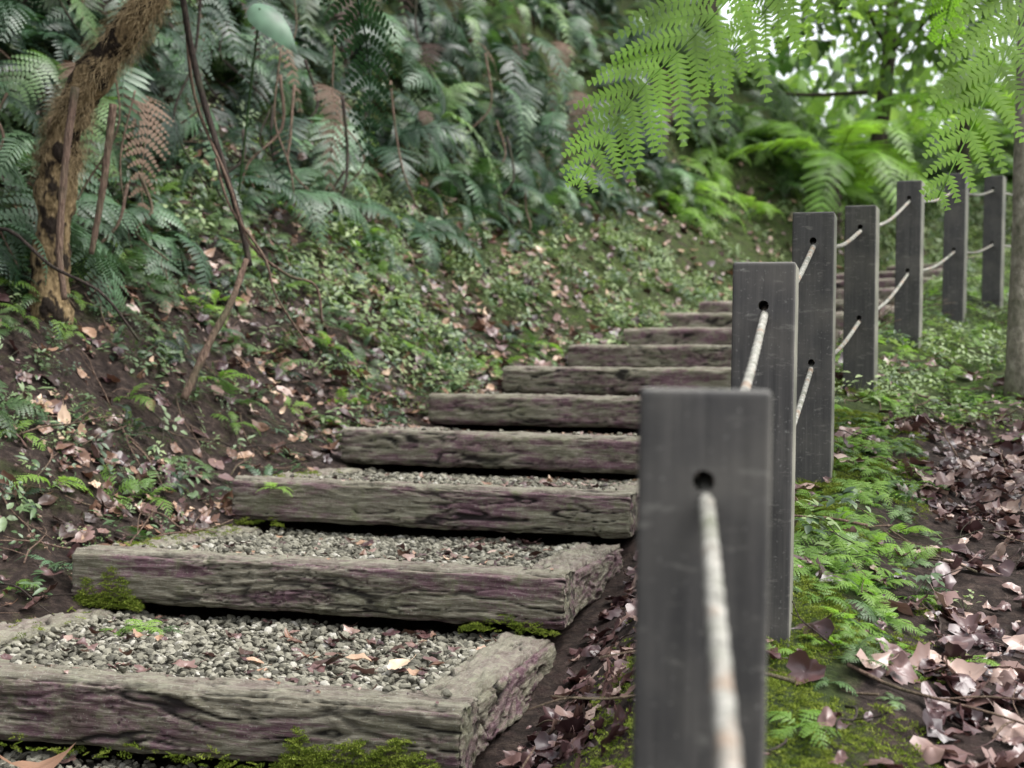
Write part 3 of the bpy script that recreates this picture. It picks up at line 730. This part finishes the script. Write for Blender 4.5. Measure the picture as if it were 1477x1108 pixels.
stalk('vine',[(-2.1,5.6,1.35),(-1.9,5.45,1.36),(-1.7,5.35,1.22),(-1.5,5.3,1.12),(-1.36,5.3,.95)],.008,.005,M_stalkd)
cnt=0
while cnt<85:
    px=R(-3.2,1.4);py=R(5.6,11.5);s,hp=pathinfo(np.array([px]),np.array([py]))
    if s[0]>-1.7: continue
    cnt+=1
    z0=Hs(px,py);l=R(.4,1.3)
    stalk('vine',[(px,py,z0+l),(px+R(-.1,.1),py-R(0,.1),z0+l*.6),(px+R(-.2,.2),py-R(.0,.15),z0+l*.3),(px+R(-.35,.35),py-R(0,.2),z0)],R(.004,.012),.004,random.choice([M_stalk,M_stalkd]))

def ears(x,y,leaves):
    z0=Hs(x,y);E=empty('elephant_ear_plant',(x,y,z0));B=MB();Bs=MB();o=Vector((x,y,z0))
    for (p,D,L) in leaves:
        p=Vector(p)-o;D=Vector(D).normalized();leaf(B,p,D,Vector((.1,-.8,.6)),L,L*.32,.45,-.4,LH)
        tube(Bs,spline([(0,0,-.05),p*.5+Vector((0,.05,.1)),p],10),.006,6)
    link('leaves',B.mesh('leaves',M_ear),E);link('stems',Bs.mesh('stems',M_mid),E)
ears(-1.45,7.5,[((-1.25,7.0,2.62),(.8,-.3,-.6),.26)])

# ---------------------------------------------------------------- background trees
def tree(x,y,h,cr,mat,ncl,r=.16,base=.35,lean=(0,0),sc=(1.2,2.2)):
    z0=Hs(x,y)-.1;B=MB();top=Vector((lean[0],lean[1],h))
    C=spline([(0,0,0),(lean[0]*.2+R(-.1,.1),lean[1]*.3,h*.35),(lean[0]*.6+R(-.15,.15),lean[1]*.6,h*.7),top],26)
    tube(B,C,lambda t:r*(1+.5*max(0,.12-t)/.12)*(1-.65*t),12,.05);ends=[]
    for i in range(11):
        t=R(base,.98);p=C[int(t*26)];a=i*2.4;l=cr*R(.6,1.1);e=p+Vector((math.cos(a)*l,math.sin(a)*l,l*R(.1,.6)))
        mid=p.lerp(e,.5)+Vector((0,0,-.08*l));Q=spline([p,mid,e],10);tube(B,Q,lambda u:r*.32*(1-.75*u),6)
        ends+=Q[3:]
    o=link('tree',B.mesh('tree',mat),loc=(x,y,z0))
    P=[];
    for i in range(ncl):
        e=random.choice(ends);P.append(e+Vector((rng.normal(0,.3),rng.normal(0,.3),rng.normal(0,.25)))*cr*.45)
    P=np.array([tuple(p) for p in P])
    instancer('foliage',P,rng.uniform(-1,1,(ncl,3))*np.array([.6,.6,3.1]),rng.uniform(*sc,ncl),rng.integers(0,3,ncl),C_clus,o)
    return o
tree(2.13,6.1,5.2,1.2,M_trunkp,16,.05,.85,(.05,.1),(.9,1.4))
tree(4.3,17.5,6.0,2.2,M_trunk,75,.10,.15,(.5,0))
tree(2.4,18.5,6,2.4,M_trunk,80,.12,.15)
tree(-.2,17,6,2.4,M_trunk,70,.15,.2)
tree(8.2,20,5.5,2.4,M_trunk,70,.09,.12)
tree(11.5,26,6.5,3.0,M_trunk,50,.12,.2)
P=[];
for i in range(440):
    a=R(-.55,.55);rr=R(36,56);xx=rr*math.sin(a);yy=rr*math.cos(a)
    P.append((xx,yy,Hs(xx,yy)+R(0,1)**1.4*5.5))
P=np.array(P)
instancer('distant_forest',P,rng.uniform(-3,3,(len(P),3)),rng.uniform(3.5,6.5,len(P)),rng.integers(0,3,len(P)),C_clus)

# ---------------------------------------------------------------- light, world, camera
w=bpy.data.worlds.new('World');scene.world=w;w.use_nodes=True;nt=w.node_tree;nt.nodes.clear()
sky=nt.nodes.new('ShaderNodeTexSky');sky.sky_type='NISHITA';sky.sun_disc=False
EL,AZ=math.radians(60),math.radians(105)
sky.sun_elevation=EL;sky.sun_rotation=AZ;sky.dust_density=4;sky.air_density=1.0
hs=nt.nodes.new('ShaderNodeHueSaturation');hs.inputs['Saturation'].default_value=.22
bg=nt.nodes.new('ShaderNodeBackground');bg.inputs[1].default_value=.42;ow=nt.nodes.new('ShaderNodeOutputWorld')
lk(nt,sky.outputs[0],hs.inputs['Color']);lk(nt,hs.outputs[0],bg.inputs[0]);lk(nt,bg.outputs[0],ow.inputs[0])
sl=bpy.data.lights.new('sun','SUN');sl.energy=3.5;sl.angle=math.radians(35);sl.color=(1,.98,.94)
so=bpy.data.objects.new('sun',sl);scene.collection.objects.link(so)
dirv=Vector((math.sin(AZ)*math.cos(EL),math.cos(AZ)*math.cos(EL),math.sin(EL)))
so.rotation_euler=dirv.to_track_quat('Z','Y').to_euler();so.location=dirv*30
cam=bpy.data.cameras.new('camera');co=bpy.data.objects.new('camera',cam);scene.collection.objects.link(co)
cam.lens=51.2;cam.sensor_width=36;cam.clip_end=600;cam.clip_start=.03
M=Matrix.Translation((0,0,.774))@Euler((math.pi/2+math.radians(.5),0,0)).to_matrix().to_4x4()@Matrix.Rotation(.020,4,'Z')
co.matrix_world=M
cam.dof.use_dof=True;cam.dof.focus_distance=3.4;cam.dof.aperture_fstop=4.8
scene.camera=co
scene.view_settings.view_transform='Standard';scene.view_settings.look='None';scene.view_settings.exposure=0
